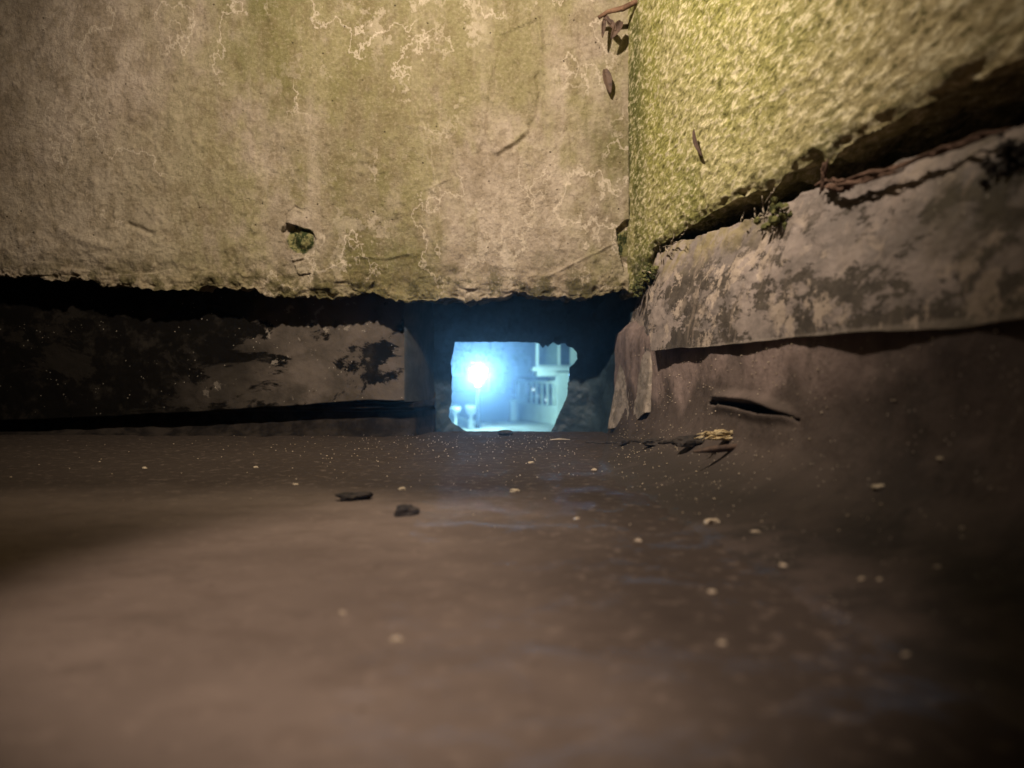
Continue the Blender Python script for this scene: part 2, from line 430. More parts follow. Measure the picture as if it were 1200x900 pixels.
# ---- left flashing under the front wall
xl = np.linspace(-1.7, -.2125, 620)
bx = np.array([-1.7, -.97, -.74, -.55, -.35, -.2125]); bz = CH+(HZ-np.array([503, 492, 486, 479, 472, 468]))/F*1.46
zbt = np.interp(xl, bx, bz)
P1 = np.stack([xl, xl*0, xl*0], -1); zbt = zbt+.0022*fbm(P1, 14, 4, 71)
rows = []
for t in np.linspace(0, 1, 110):
    rows.append(np.stack([xl, 1.462+.014*t+xl*0, zbt+(.33-zbt)*t], -1))
P = np.array(rows); Q = P.copy()
P[..., 1] -= .003*fbm(Q, 9, 3, 72)+.0014*fbm(Q, 50, 4, 73)
lip = P[0:1].repeat(8, 0).copy()
for k in range(8): lip[k, :, 1] += .034*(8-k)/8; lip[k, :, 2] += .002
P = np.concatenate([lip, P], 0)
o = grid('wall_flashing', P, MLF)
sl = tag(o, 'grey wall flashing with peeling black paint and shade painted in leftwards, left of the outlet', 'flashing')
# folded end cap of that flashing beside the outlet
e0 = []
for t in np.linspace(0, 1, 40):
    zz = .068+(.30-.068)*t
    e0.append([(-.2125+.05*s, 1.458+.165*s**1.5, zz) for s in np.linspace(0, 1, 24)])
P = np.array(e0); P[..., 1] -= .002*fbm(P, 40, 3, 75)
o = grid('end_cap', P, mat_simple('grey_lead_end', (.04, .045, .05), (.085, .085, .085), 18, .7, .003), parent=sl)

# ---- low base kerb behind the left flashing
rows = []
prof = [(1.52, .30), (1.512, .10), (1.505, .072), (1.482, .064), (1.476, .056), (1.484, .050), (1.500, .046), (1.497, .03), (1.490, .012), (1.478, .002), (1.465, -.006)]
pp = np.array(prof); tt = np.linspace(0, len(prof)-1, 90); py = np.interp(tt, range(len(prof)), pp[:, 0]); pz = np.interp(tt, range(len(prof)), pp[:, 1])
xk = np.linspace(-1.7, -.165, 500)
for a, b in zip(py, pz): rows.append(np.stack([xk, a+.09*sstep(-.20, -.165, xk), b+xk*0], -1))
P = np.array(rows); Q = P.copy(); P[..., 1] -= .0028*fbm(Q, 18, 4, 77); P[..., 2] += .003*fbm(Q, 6, 3, 78)*sstep(0, .03, Q[..., 2])
o = grid('base_kerb', P, mat_simple('black_bitumen_kerb', (.010, .008, .007), (.032, .025, .020), 30, .9, .003, .1), flip=True)
tag(o, 'low black bitumen kerb under the left flashing, along the roof edge', 'kerb')

# ---- outlet surround with the broken hole
hole = [(533, 401), (531, 411), (528, 424), (527, 437), (529, 447), (529.5, 470), (527, 478), (526, 488), (530, 496), (541, 503), (556, 509), (585, 514), (612, 514), (640, 511), (646, 505), (651, 495), (657, 481), (664, 466), (666.5, 450), (667.5, 430), (672, 427), (676.5, 421), (675.5, 413), (671, 408), (664, 405.5), (662, 402), (657, 403), (654, 405), (648, 401), (642, 406.5), (639, 404), (636, 408), (632, 403), (628, 402), (600, 400.5), (566, 401)]
def dens(poly, n):
    p = np.array(poly, float); q = np.vstack([p, p[:1]]); L = np.r_[0, np.cumsum(np.hypot(*np.diff(q, axis=0).T))]
    t = np.linspace(0, L[-1], n, endpoint=False); return np.stack([np.interp(t, L, q[:, 0]), np.interp(t, L, q[:, 1])], -1)
hp = dens(hole, 420)
hc = np.array([600., 458.])
hp = hp+.45*np.stack([fbm(np.c_[hp, hp[:, :1]*0], .35, 3, 81), fbm(np.c_[hp, hp[:, :1]*0], .35, 3, 82)], -1)
ang = np.arctan2(hp[:, 1]-hc[1], hp[:, 0]-hc[0])
x0, x1, y0, y1 = 452., 765., 325., 560.
outer = []
for a in ang:
    cx, cy = math.cos(a), math.sin(a)
    t = min(((x1 if cx > 0 else x0)-hc[0])/cx if abs(cx) > 1e-6 else 1e9, ((y1 if cy > 0 else y0)-hc[1])/cy if abs(cy) > 1e-6 else 1e9)
    outer.append((hc[0]+cx*t, hc[1]+cy*t))
outer = np.array(outer)
rows = []
YH = 1.60
def wld(p, Y): return np.stack([(p[:, 0]-600)/F*Y, Y+p[:, 0]*0 if not hasattr(Y, 'shape') else Y, CH+(HZ-p[:, 1])/F*Y], -1)
hw = wld(hp, YH)
for k, yy in enumerate(np.linspace(1.76, YH+.004, 26)):     # thickness of the broken masonry
    w = hw.copy(); t = (yy-YH)/.16
    cxy = np.array([0.0, 0, .09]); grow = 1+.20*t
    w[:, 0] = hw[:, 0]*grow; w[:, 2] = .09+(hw[:, 2]-.09)*grow; w[:, 1] = yy; rows.append(w)
for t in np.linspace(0, 1, 70):
    p = hp+(outer-hp)*t
    Yv = YH+.012*math.sin(min(t*6, 1)*math.pi/2)*0 - .17*sstep(0, 1, t)*sstep(672, 742, p[:, 0])*1.0-.095*sstep(530, 462, p[:, 0])*sstep(0, 1, t)
    rows.append(wld(p, Yv))
P = np.array(rows); Q = P.copy()
dn = .004*fbm(Q, 16, 3, 83)+.0022*fbm(Q, 60, 4, 84)
P[26:, :, 1] -= dn[26:]; P[:26, :, 0] += dn[:26]; P[:26, :, 2] += dn[:26]*.7
o = grid('roof_outlet', P, M_scup, closed=True)
tag(o, 'masonry with blue glow painted in, round the ragged drain hole that shows the night street', 'drain outlet')

# ---- right side upstand with fillet
ysu = np.concatenate([np.linspace(1.52, 1.30, 90)[:-1], geo(1.30, .62, 640, 0.01), geo(.62, .10, 150, -.4)[1:], np.linspace(.09, -.9, 40)])
pr = [(.140, .36), (.125, .27), (.02, .225), (-.022, .185), (-.026, .105), (-.030, .080), (-.036, .060), (-.048, .038), (-.080, .018), (-.12, .006), (-.17, .0005), (-.21, -.012)]
pp = np.array(pr); L = np.r_[0, np.cumsum(np.hypot(*np.diff(pp, axis=0).T))]; tt = np.linspace(0, L[-1], 330)
po = np.interp(tt, L, pp[:, 0]); pzz = np.interp(tt, L, pp[:, 1])
ker = np.ones(21)/21
po = np.convolve(np.pad(po, 10, 'edge'), ker, 'valid'); pzz = np.convolve(np.pad(pzz, 10, 'edge'), ker, 'valid')
rows = []
for a, b in zip(po, pzz):
    sc_ = np.interp(ysu, [.9, 1.2, 1.5], [1, .55, .10]) if a < 0 else 1
    rows.append(np.stack([rw_off(ysu, 0)+a*sc_, ysu, b+ysu*0], -1))
P = np.array(rows); Q = P.copy()
fade = sstep(-.01, .012, Q[..., 2])
D = (.0045*fbm(Q, 9, 3, 91)*sstep(.0, .03, Q[..., 2])+.0010*fbm(Q, 45, 4, 92))*fade
P[..., 0] -= D; P[..., 2] += D*.8
# split in the membrane, open and lifted
sx = 600+F*Q[..., 0]/np.maximum(Q[..., 1], .1); sy = HZ-F*(Q[..., 2]-CH)/np.maximum(Q[..., 1], .1)
upy = np.interp(sx, [828, 834, 850, 872, 890, 905, 922, 942], [471, 468, 470, 471, 474, 480, 486, 497])
loy = np.interp(sx, [828, 834, 850, 872, 890, 905, 922, 942], [471, 475, 477, 482, 487, 489, 491, 497])
nz = 1.6*fbm(Q, 90, 3, 93)
m_ = (sx > 828) & (sx < 942) & (Q[..., 1] > .3)
ins = m_ & (sy > upy+nz) & (sy < loy+nz)
P[..., 0][ins] += .030; P[..., 2][ins] -= .004
lift = np.exp(-((sy-upy+5)/5.0)**2)*m_*sstep(828, 850, sx)*sstep(942, 915, sx)*(sy <= upy+nz)
P[..., 0] -= .010*lift
lo2 = np.exp(-((sy-loy-3)/4.0)**2)*m_*(sy >= loy+nz)*sstep(828, 845, sx)*sstep(942, 920, sx); P[..., 2] += .004*lo2; P[..., 0] -= .004*lo2
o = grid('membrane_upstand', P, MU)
tag(o, 'brown roof membrane turned up the right wall with an open black split', 'roof membrane')

# ---- right flashing
te = [(770, 300), (785, 287), (800, 282), (850, 268), (900, 250), (925, 236), (940, 226), (970, 216), (1000, 212), (1050, 195), (1100, 178), (1150, 160), (1200, 142), (1400, 60)]
be = [(763, 412), (800, 408), (850, 404), (900, 400), (1000, 390), (1100, 384), (1200, 376), (1400, 350)]
T = np.array([SW(a, b, .012) for a, b in te]); B = np.array([SW(a, b, -.030) for a, b in be])
nu, nv = 700, 200
def resamp(A, n, y0, y1):
    yy = np.geomspace(y0, y1, n); i = np.argsort(A[:, 1]); A = A[i]
    return np.stack([np.interp(yy, A[:, 1], A[:, 0]), yy, np.interp(yy, A[:, 1], A[:, 2])], -1)
Tt = resamp(T, nu, T[0, 1], .08); Bb = resamp(B, nu, B[0, 1], .06)
# beyond the surveyed range keep height and line
for A, off in ((Tt, .012), (Bb, -.030)): A[:, 0] = rw_off(A[:, 1], off)
nzs = np.stack([Tt[:, 1]*0, Tt[:, 1], Tt[:, 1]*0], -1)
Tt[:, 2] += .004*fbm(nzs, 22, 4, 101); Bb[:, 2] += .0013*fbm(nzs, 14, 4, 102); Bb[:, 0] += .004*fbm(nzs, 7, 3, 103)
rows = []
for k in range(14):                           # turned back into the gap
    t = 1-k/14; r = Tt.copy(); r[:, 0] += .05*t; r[:, 2] -= .010*t*t; rows.append(r)
for v in np.linspace(0, 1, nv):
    r = Tt*(1-v)+Bb*v; bulge = math.sin(v*math.pi)*.008; r[:, 0] -= bulge; rows.append(r)
for k in range(1, 8):
    r = Bb.copy(); r[:, 0] += .004*k; r[:, 2] += .0006*k+.001; rows.append(r)
P = np.array(rows); Q = P.copy()
Qs = Q*np.array([1, 1, .35])
D = .003*fbm(Q, 8, 3, 104)+.0016*fbm(Qs, 30, 4, 105)+.0009*fbm(Q, 90, 3, 106)
D += .007*np.maximum(fbm(Q, 28, 3, 107), 0)*sstep(.27, .31, Q[..., 2])
D *= 1-.75*sstep(.205, .175, Q[..., 2])
P[..., 0] -= D; P[..., 2] += D*.3
me_o = grid('side_flashing', P, MR)
tag(me_o, 'mottled mauve grey flashing sloping below the black gap on the right', 'flashing')

# ---- hanging corner flap by the outlet
cols = np.linspace(0, 1, 150)
ux = np.interp(cols, [0, .25, .45, .6, 1], [712, 728, 742, 756, 797]); uY = np.interp(cols, [0, .25, .45, .6, 1], [1.475, 1.40, 1.30, 1.215, 1.155])
bot = np.interp(cols, [0, .22, .42, .52, .6, .7, .9, 1], [503, 501, 498, 491, 484, 483, 484, 480])
topx = np.interp(cols, [0, .25, .5, 1], [748, 757, 768, 797]); topy = np.interp(cols, [0, .3, .5, 1], [335, 315, 300, 400])
rows = []
for t in np.linspace(0, 1, 150):
    k = t**.8
    x = topx*(1-k)+ux*k; y = topy*(1-t)+bot*t
    Yv = uY+.01*(1-t)
    rows.append(np.stack([(x-600)/F*Yv, Yv, CH+(HZ-y)/F*Yv], -1))
P = np.array(rows)
back = P[-1:].repeat(5, 0).copy()
for k in range(5): back[k, :, 1] += .006*(k+1); back[k, :, 0] += .004*(k+1); back[k, :, 2] += .001
P = np.concatenate([P, back], 0)
edgeb = P[:, -1:, :].repeat(4, 1).copy()
for k in range(4): edgeb[:, k, 0] += .010*(k+1)
P = np.concatenate([P, edgeb], 1)
Q = P.copy(); D = .0022*fbm(Q*np.array([1, 1, .3]), 22, 3, 111)+.0012*fbm(Q, 70, 3, 112); P[..., 1] -= D; P[..., 0] -= D*.7
o = grid('corner_flap', P, MR)
tag(o, 'crumpled flap of flashing hanging at the corner beside the outlet', 'flashing')

# parapet body behind everything, so no side view sees through
bm = bmesh.new()
box_bm(bm, -2.2, -.30, 1.625, 1.90, -.3, 1.35); box_bm(bm, .30, .62, 1.625, 1.90, -.3, 1.35); box_bm(bm, -.2995, .2995, 1.625, 1.90, .27, 1.35)
o = bmobj('parapet_core', bm, M_under); tag(o, 'black parapet masonry behind the rendered wall and the outlet', 'wall')
bm = bmesh.new(); box_bm(bm, .62, .80, -1.0, 1.90, -.3, 1.35); o = bmobj('side_wall_core', bm, M_under)
tag(o, 'dark masonry core behind the mossy wall on the right', 'wall')

# ================================================================= DEBRIS
from mathutils.bvhtree import BVHTree
def bvh_of(*names):
    V = []; Fc = []
    for nm in names:
        me = bpy.data.objects[nm].data; b = len(V)
        V += [v.co.copy() for v in me.vertices]; Fc += [[b+i for i in p.vertices] for p in me.polygons]
    return BVHTree.FromPolygons(V, Fc)
BV = bvh_of('roof_surface', 'membrane_upstand')
def hit(x, y):
    d = Vector(((x-600)/F, 1, (HZ-y)/F)); h = BV.ray_cast(Vector((0, 0, CH)), d.normalized())
    return h[0]
M_twig = mat_simple('twig_bark', (.10, .052, .030), (.22, .125, .075), 60, .8, .001)
M_leaf = mat_simple('dead_leaf', (.050, .030, .022), (.115, .072, .050), 60, .7, .001)
M_pale = mat_simple('pale_crumb', (.38, .30, .20), (.62, .51, .38), 90, .8, .001)
M_straw = mat_simple('yellow_woodchip', (.40, .28, .13), (.68, .55, .33), 160, .75, .001)
M_dark = mat_simple('dark_grit', (.018, .014, .012), (.05, .038, .03), 120, .8, .001)
M_root = mat_simple('rusty_root_fibre', (.10, .055, .035), (.20, .12, .085), 80, .9, .001)
M_web = mat_simple('pale_root_hair', (.22, .18, .13), (.36, .30, .22), 80, .9, .001)

def chunk(name, loc, size, mat, seed, sub=3, rough=.35, rot=0):
    bm = bmesh.new(); bmesh.ops.create_icosphere(bm, subdivisions=sub, radius=1)
    V = np.array([v.co[:] for v in bm.verts]); n = fbm(V+seed*3.1, 1.1, 3, seed)
    for v, k in zip(bm.verts, n):
        c = v.co*(1+rough*k); v.co = Vector((c.x*size[0], c.y*size[1], max(c.z, -.55)*size[2]))
    o = bmobj(name, bm, mat, smooth=False); o.location = (loc[0], loc[1], loc[2]+size[2]*.45); o.rotation_euler = (0, 0, rot); return o
def onfloor(x, y, dz=0):                       # roof point under a survey direction
    Y = CH*F/(y-HZ); return ((x-600)/F*Y, Y, dz)

o = chunk('dark_flake', onfloor(413, 586), (.014, .009, .005), M_dark, 3, rough=.6, rot=.1); tag(o, 'flat dark flake lying on the roof, left of the dark lump', 'debris')
o = chunk('dark_lump', onfloor(475, 604), (.010, .008, .007), M_dark, 5, rot=.5); tag(o, 'dark crumbly lump with a pale spot on the dusty roof, lower left of the outlet', 'debris')
o = chunk('lip_stone', S(592, 508.5, 1.475), (.016, .010, .006), M_dark, 8, rough=.15); tag(o, 'small dark flat stone on the lip of the outlet hole', 'stone')
for i, (x, y, s, lab) in enumerate([(765, 521, (.014, .009, .007), 'small black crumb of felt left of the bigger clod'), (812, 521, (.021, .011, .009), 'black clod at the end of the felt ridge, beside the yellow chip'), (735, 519, (.022, .006, .005), 'thin black scrap on the felt ridge nearest the outlet')]):
    o = chunk('felt_clod', hit(x, y+1), s, M_dark, 20+i, rough=.6, rot=.2*i); tag(o, lab, 'debris', 'black clods on the felt ridge')
rp = []; rr = []
for i in range(46):
    u = i/45; xx = 686+138*u; h = hit(xx, 518.5+1.5*math.sin(u*9)+random.uniform(-.6, .6)+(1.5 if .45 < u < .7 else 0)); rp.append(h+Vector((0, 0, .001))); rr.append(.0012+.0035*u*random.uniform(.4, 1.2))
o = tube('felt_ridge', rp, rr, M_dark, n=7, wob=.35); tag(o, 'ragged dark edge of torn felt running from the outlet to the black clod', 'torn felt')
# yellow wood chip: a frayed bundle of fibres
root = empty('wood_chip', hit(852, 515)); tag(root, 'pale yellow frayed wood chip under the black split', 'wood chip')
root.scale = (1.1, 1.1, 1.1)
o = chunk('chip_body', (0, 0, 0), (.014, .007, .0035), M_straw, 41, rough=.7, rot=.15); o.parent = root
for k in range(34):
    a = random.uniform(-.8, .8); x = random.uniform(-.018, .018); l = random.uniform(.010, .022)*(1 if k % 2 else -1)
    z = random.uniform(.001, .009); y = random.uniform(-.009, .006)
    f = tube('fibre', [(x, y, z), (x+l*.5, y+l*.3*a, z+.001), (x+l, y+l*.6*a, z-.002)], [.0013, .001, .0004], M_straw, root, 5)
# dark sliver
b = hit(855, 531)+Vector((0, 0, .003))
pts = [(b[0]-.040, b[1]-.004, b[2]-.001), (b[0]-.02, b[1], b[2]+.001), (b[0]+.012, b[1]+.002, b[2]+.004), (b[0]+.040, b[1]+.003, b[2]+.005)]
o = tube('dark_sliver', pts, [.0014, .0034, .0040, .0006], M_leaf, n=7, wob=.2); tag(o, 'long dark pointed sliver below the yellow wood chip', 'splinter')
o = tube('pale_splinter', [hit(645, 515.5), hit(656, 515), hit(668, 515.5)], [.001, .0028, .001], M_pale, n=6, wob=.2); tag(o, 'pale thin splinter lying just right of the outlet', 'splinter')
# twig at the top of the joint
root = empty('dry_twig', S(748, 2, 1.375)); tag(root, 'brown dry twig with curled leaf scraps across the top of the wall joint', 'twig')
def rel(p, r): return tuple(np.array(p)-np.array(r.location))
tube('stem', [rel(S(701, 21, 1.372), root), rel(S(712, 14, 1.365), root), rel(S(730, 10, 1.36), root), rel(S(755, -3, 1.335), root)], [.0035, .0042, .005, .0045], M_twig, root, 9, .12)
def leafobj(name, p0, p1, w, mat, parent=None, curl=.25, off=(0, 0, 0)):
    p0 = Vector(p0); p1 = Vector(p1); t = (p1-p0); L = t.length; t.normalize(); s = t.cross(Vector(off) if any(off) else Vector((0, -1, 0))).normalized(); n = s.cross(t)
    R = []
    for i in range(13):
        u = i/12; wd = w*(math.sin(math.pi*min(1, u*.92+.06))**.7)*(1-.45*u)
        R.append([p0+t*L*u+s*wd*v+n*(curl*wd*(v*v)+.12*L*math.sin(u*3)*.3) for v in np.linspace(-1, 1, 7)])
    o = grid(name, np.array([[tuple(q) for q in r] for r in R]), mat, parent)
    so = o.modifiers.new('t', 'SOLIDIFY'); so.thickness = .0008
    return o
for a, b, w in (((708, 22), (706, 44), .0045), ((728, 25), (716, 46), .009), ((712, 24), (722, 36), .007), ((707, 18), (716, 28), .005)):
    leafobj('leaf_scrap', rel(S(*a, 1.37), root), rel(S(*b, 1.366), root), w, M_leaf, root, .8)
o = leafobj('clinging_leaf', S(709, 81, 1.388), S(715, 110, 1.390), .010, M_leaf, curl=.5); tag(o, 'small brown wedge shaped leaf stuck to the tan wall below the twig', 'leaf')
a = np.array(SW(813, 152, -.010)); b = np.array(SW(823, 183, -.008))
o = leafobj('clinging_seed', tuple(a), tuple(b), .0055, M_leaf, curl=.6, off=(-1, -.1, 0)); tag(o, 'narrow dark seed pod stuck on the mossy wall', 'seed pod')
# roots and dirt along the flashing's top edge
def edgept(x, dy=0, off=.004): 
    y = np.interp(x, [t[0] for t in te], [t[1] for t in te]); return SW(x, y+dy, off)
def fibres(name, spec, mat, label, cat, seed):
    rr = random.Random(seed); base = edgept(spec[0][0]); root = empty(name, base); tag(root, label, cat)
    for (xx0, xx1, dy0, dy1, r) in spec:
        pts = []
        for i in range(9):
            u = i/8; p = edgept(xx0+(xx1-xx0)*u, dy0+(dy1-dy0)*u+rr.uniform(-2.2, 2.2), -.006+rr.uniform(-.004, .004)); pts.append(rel(p, root))
        tube('strand', pts, [r*(1-.6*abs(u/4-1)) for u in range(9)], mat, root, 6, .3)
    return root
fibres('root_mat', [(962, 1080, -3, -1, .0020), (966, 1040, 1, 3, .0024), (972, 1010, -6, 4, .0022), (1010, 1160, 0, -3, .0018), (968, 1060, -1, 8, .0016), (955, 1000, -4, 7, .0026), (1030, 1130, 3, -1, .0014), (990, 1050, 5, 6, .0018), (968, 995, 3, 8, .0035), (966, 964, -26, 6, .0034), (963, 970, -20, 4, .0026), (970, 961, -28, 8, .0018), (1090, 1185, 3, 1, .0022), (1000, 1120, 4, -2, .0016)], M_root, 'rusty brown root mat along the top of the right flashing', 'roots', 3)
fibres('pale_rootlets', [(893, 896, -22, 8, .0011), (902, 898, -14, 6, .0012), (896, 912, -15, -26, .0009), (884, 886, -14, 5, .0010), (878, 905, 2, -3, .0012), (890, 915, 4, 6, .0016), (868, 872, -2, -10, .0008), (900, 925, 0, 4, .0012)], M_web, 'spindly pale rootlets standing in the gap, left of the rusty root mat', 'roots', 4)
root2 = fibres('corner_rootlets', [(777, 786, -6, 14, .0014), (773, 776, -10, 16, .0010), (784, 790, 6, -10, .0010), (796, 806, -4, -14, .0009), (780, 800, -2, 0, .0010)], M_web, 'pale rootlets in the dark hollow at the wall corner', 'roots', 6)
M_mossc = mat_simple('crumbly_moss', (.035, .042, .012), (.17, .16, .055), 70, .95, .003)
def mossclump(x, y, off, w, lab, seed, mat=M_mossc, n=34, sp=.012):
    rr = random.Random(seed); c = SW(x, y, off); bm = bmesh.new()
    for _ in range(n):
        r = rr.uniform(.0016, .0042)*w; q = bmesh.ops.create_icosphere(bm, subdivisions=1, radius=r)
        d = Vector((rr.gauss(0, .4)*sp, rr.gauss(0, 1)*sp, rr.gauss(0, .55)*sp))*w
        for v in q['verts']: v.co = v.co*rr.uniform(.7, 1.3)+d
    o = bmobj('moss_clump', bm, mat); o.location = c; return tag(o, lab, 'moss', 'moss clumps along the flashing')
mossclump(912, 256, -.004, 1.2, 'olive moss clump on the flashing under the pale rootlets', 1)
mossclump(1178, 190, -.006, .95, 'dark moss clump at the far right top of the flashing', 2, M_dark, 60)
mossclump(760, 322, -.012, 1.3, 'green moss clump filling the wall corner above the outlet', 4, n=60)
mossclump(748, 338, -.006, 1.0, 'lowest moss clump hanging over the outlet, in the wall corner', 5, n=50)
o = leafobj('white_flake', SW(752, 318, -.02), SW(763, 320, -.02), .0022, M_pale, off=(0, -.3, 1)); tag(o, 'tiny white flake caught in the dark hollow of the wall corner', 'flake')

# pale crumbs one can point at
cr = [(623, 541, 1.2, 'on the roof in painted shade right below the outlet'), (603, 574, 1.3, 'at the edge of the painted shade below the outlet'), (835, 611, 2.0, 'biggest of the pale crumbs, lower right of the wood chip'), (471, 572, 1.0, 'just above the dark lump'), (696, 549, .8, 'on the roof in painted shade below the pale splinter'), (885, 622, 1.1, 'right of the biggest pale crumb'), (401, 716, 1.0, 'alone on the near dusty roof at left'), (835, 692, 1.0, 'blurred, on the near dusty roof right of centre'), (918, 661, 1.0, 'blurred, below right of the biggest crumb'), (1030, 570, 1.6, 'elongated, on the dark roof at right'), (846, 752, 1.0, 'lowest blurred one at right of centre'), (465, 748, 1.3, 'lowest blurred one left of centre'), (1103, 536, 1.0, 'upper one on the dark slope at right'), (1128, 617, .8, 'small one by the right edge'), (1010, 677, .9, 'blurred, on the dark roof at lower right'), (1099, 662, .9, 'blurred, left of the right edge'), (748, 632, .9, 'small one below the middle of the painted shade edge'), (300, 546, .8, 'small one on the roof in painted shade left of the dark flake'), (169, 547, .9, 'leftmost of all, on the roof'), (346, 566, .7, 'tiny one left of the dark flake'), (1062, 765, .9, 'lowest of all, at lower right'), (1031, 677, .7, 'small one beside the blurred pair at right'), (676, 606, .8, 'small one on the roof just clear of the painted shade')]
for i, (x, y, s, lab) in enumerate(cr):
    p = hit(x, y+2); k = s*.0029*max(.45, min(1, p[1]/.75)); zz = p[2]-.0005
    o = chunk('crumb', (p[0], p[1], zz), (k*1.5, k, k*.75), M_pale, 50+i, 2, .4, random.uniform(-.5, .5)); tag(o, 'pale crumb '+lab, 'crumb', 'pale crumbs on the roof')

# uncountable fine grit
def grit(name, pts, mat, lab):
    V = []; Fc = []
    for (p, r) in pts:
        b = len(V); a = random.uniform(0, 6.28)
        for k in range(4):
            an = a+k*math.pi/2; rr = r*random.uniform(.6, 1.3); V.append((p[0]+rr*math.cos(an), p[1]+rr*math.sin(an), p[2]+r*.1))
        V.append((p[0], p[1], p[2]+r*.9)); V.append((p[0], p[1], p[2]-r*.5))
        for k in range(4): Fc.append((b+k, b+(k+1) % 4, b+4)); Fc.append((b+(k+1) % 4, b+k, b+5))
    o = meshobj(name, V, Fc, mat); return tag(o, lab, 'grit', kind='stuff')
pts = []
for _ in range(900):
    Y = 1.47-abs(random.gauss(0, .33)); 
    if Y < .3: continue
    x = random.gauss(.10, .30)
    if x > rw_off(Y)-.14: continue
    if x < -.9: continue
    pts.append(((x, Y, .0015), random.choice([.0006, .0008, .001, .0013])*(.8 if Y < .8 else 1)))
grit('pale_grit', pts, M_pale, 'fine pale grit scattered over the roof in painted shade by the wall')
pts = []
dg = bpy.context.evaluated_depsgraph_get
upo = bpy.data.objects['membrane_upstand']
me = upo.data; vs = np.empty(len(me.vertices)*3, np.float32); me.vertices.foreach_get('co', vs); vs = vs.reshape(-1, 3)
sel = vs[(vs[:, 1] > .45) & (vs[:, 1] < 1.4) & (vs[:, 2] < .17) & (vs[:, 2] > .002)]
for i in rng.choice(len(sel), 520, replace=False):
    pts.append((tuple(sel[i]+np.array([-.0008, 0, .0006])), random.choice([.0005, .0007, .0009, .0012])))
grit('slope_grit', pts, M_pale, 'fine pale grit stuck on the membrane slope under the right flashing')

# ================================================================= THE STREET BEYOND
G = -.90                                       # street level
def U(x, y, Y): return Vector(S(x, y, Y))
M_road = mat_simple('asphalt', (.045, .048, .05), (.065, .068, .07), 8, .6, .01)
M_pave = mat_simple('concrete_paving', (.30, .32, .31), (.42, .44, .42), 3, .8, .01)
M_kerb = mat_simple('kerb_stone', (.20, .21, .21), (.30, .31, .31), 5)
M_white = mat_simple('white_masonry_paint', (.62, .68, .63), (.74, .80, .74), 3, .8, .004)
M_grey = mat_simple('dark_house_render', (.03, .035, .045), (.05, .055, .065), 2)
M_glass = mat_simple('window_glass', (.10, .13, .12), (.16, .20, .18), 6, .25, .001, .5)
M_pole = mat_simple('lamp_post_paint', (.012, .015, .018), (.03, .033, .036), 12, .5)
M_hedge = mat_simple('hedge_leaf', (.02, .035, .018), (.05, .08, .035), 9)

V = []; 
bm = bmesh.new(); n = 24
xs_ = np.linspace(-90, 90, n); ys_ = np.concatenate([[1.95], np.linspace(4, 140, n-1)])
vv = [[bm.verts.new((x, y, G-.008+.02*math.sin(x*.3)*math.cos(y*.2)*0)) for x in xs_] for y in ys_]
for j in range(n-1):
    for i in range(n-1): bm.faces.new((vv[j][i], vv[j][i+1], vv[j+1][i+1], vv[j+1][i]))
o = bmobj('ground', bm, M_road); tag(o, kind='structure')
# pavement, a raised slab running towards the house on the right
def slab(name, quad, z0, z1, mat):
    bm = bmesh.new(); a = [bm.verts.new((x, y, z0)) for x, y in quad]; b = [bm.verts.new((x, y, z1)) for x, y in quad]
    bm.faces.new(a[::-1]); bm.faces.new(b)
    for k in range(4): bm.faces.new((a[k], a[(k+1) % 4], b[(k+1) % 4], b[k]))
    o = bmobj(name, bm, mat); return tag(o, kind='structure')
def gp(x, y, z=G):
    Y = (CH-z)*F/(y-HZ); return ((x-600)/F*Y, Y)
slab('pavement', [gp(560, 496, G+.06), gp(540, 530, G+.06), gp(690, 530, G+.06), gp(670, 489, G+.06)], G-.05, G+.06, M_pave)
slab('kerb', [gp(566, 494, G+.07), gp(575, 494, G+.07), gp(640, 512, G+.07), gp(632, 513, G+.07)], G-.05, G+.07, M_kerb)
slab('forecourt', [gp(520, 500, G+.03), gp(515, 520, G+.03), gp(553, 520, G+.03), gp(559, 496, G+.03)], G-.05, G+.03, M_pave)

# lamp post with flood head
p = gp(560, 506); LY = p[1]
root = empty('lamp_post', (p[0], p[1], G)); tag(root, 'black lamp post with a glaring bluish white floodlight head', 'street lamp')
def zz_(y, Y): return CH+(HZ-y)/F*Y-G
bm = bmesh.new(); lathe(bm, [(.08, 0), (.08, .03), (.055, .06), (.05, .15), (.045, .45), (.04, zz_(452, LY)), (.04, zz_(452, LY)+.005), (.04, zz_(451, LY)+.02)], (0, 0, 0)); bmobj('pole', bm, M_pole, root)
zh = zz_(438, LY)
bm = bmesh.new(); box_bm(bm, -.13, .17, .01, .10, zh-.095, zh+.095, .01); hd = bmobj('lamp_head', bm, M_pole, root)
M_lamp = mat_emit('floodlight_led', (.62, .86, 1.0), 60)
bm = bmesh.new(); q = [bm.verts.new(c) for c in ((-.09, -.01, zh-.075), (.125, -.01, zh-.075), (.155, -.01, zh+.085), (-.12, -.01, zh+.085))]
q2 = [bm.verts.new((v.co.x, .0095, v.co.z)) for v in q]; bm.faces.new(q); bm.faces.new(q2[::-1])
for k in range(4): bm.faces.new((q[k], q[(k+1) % 4], q2[(k+1) % 4], q2[k]))
bmobj('lens', bm, M_lamp, hd)
bm = bmesh.new(); bmesh.ops.create_uvsphere(bm, u_segments=14, v_segments=10, radius=.043)
for v in bm.verts: v.co.z += zz_(451.5, LY)
bmobj('globe', bm, mat_emit('small_globe', (.65, .88, 1), 8), root, True)

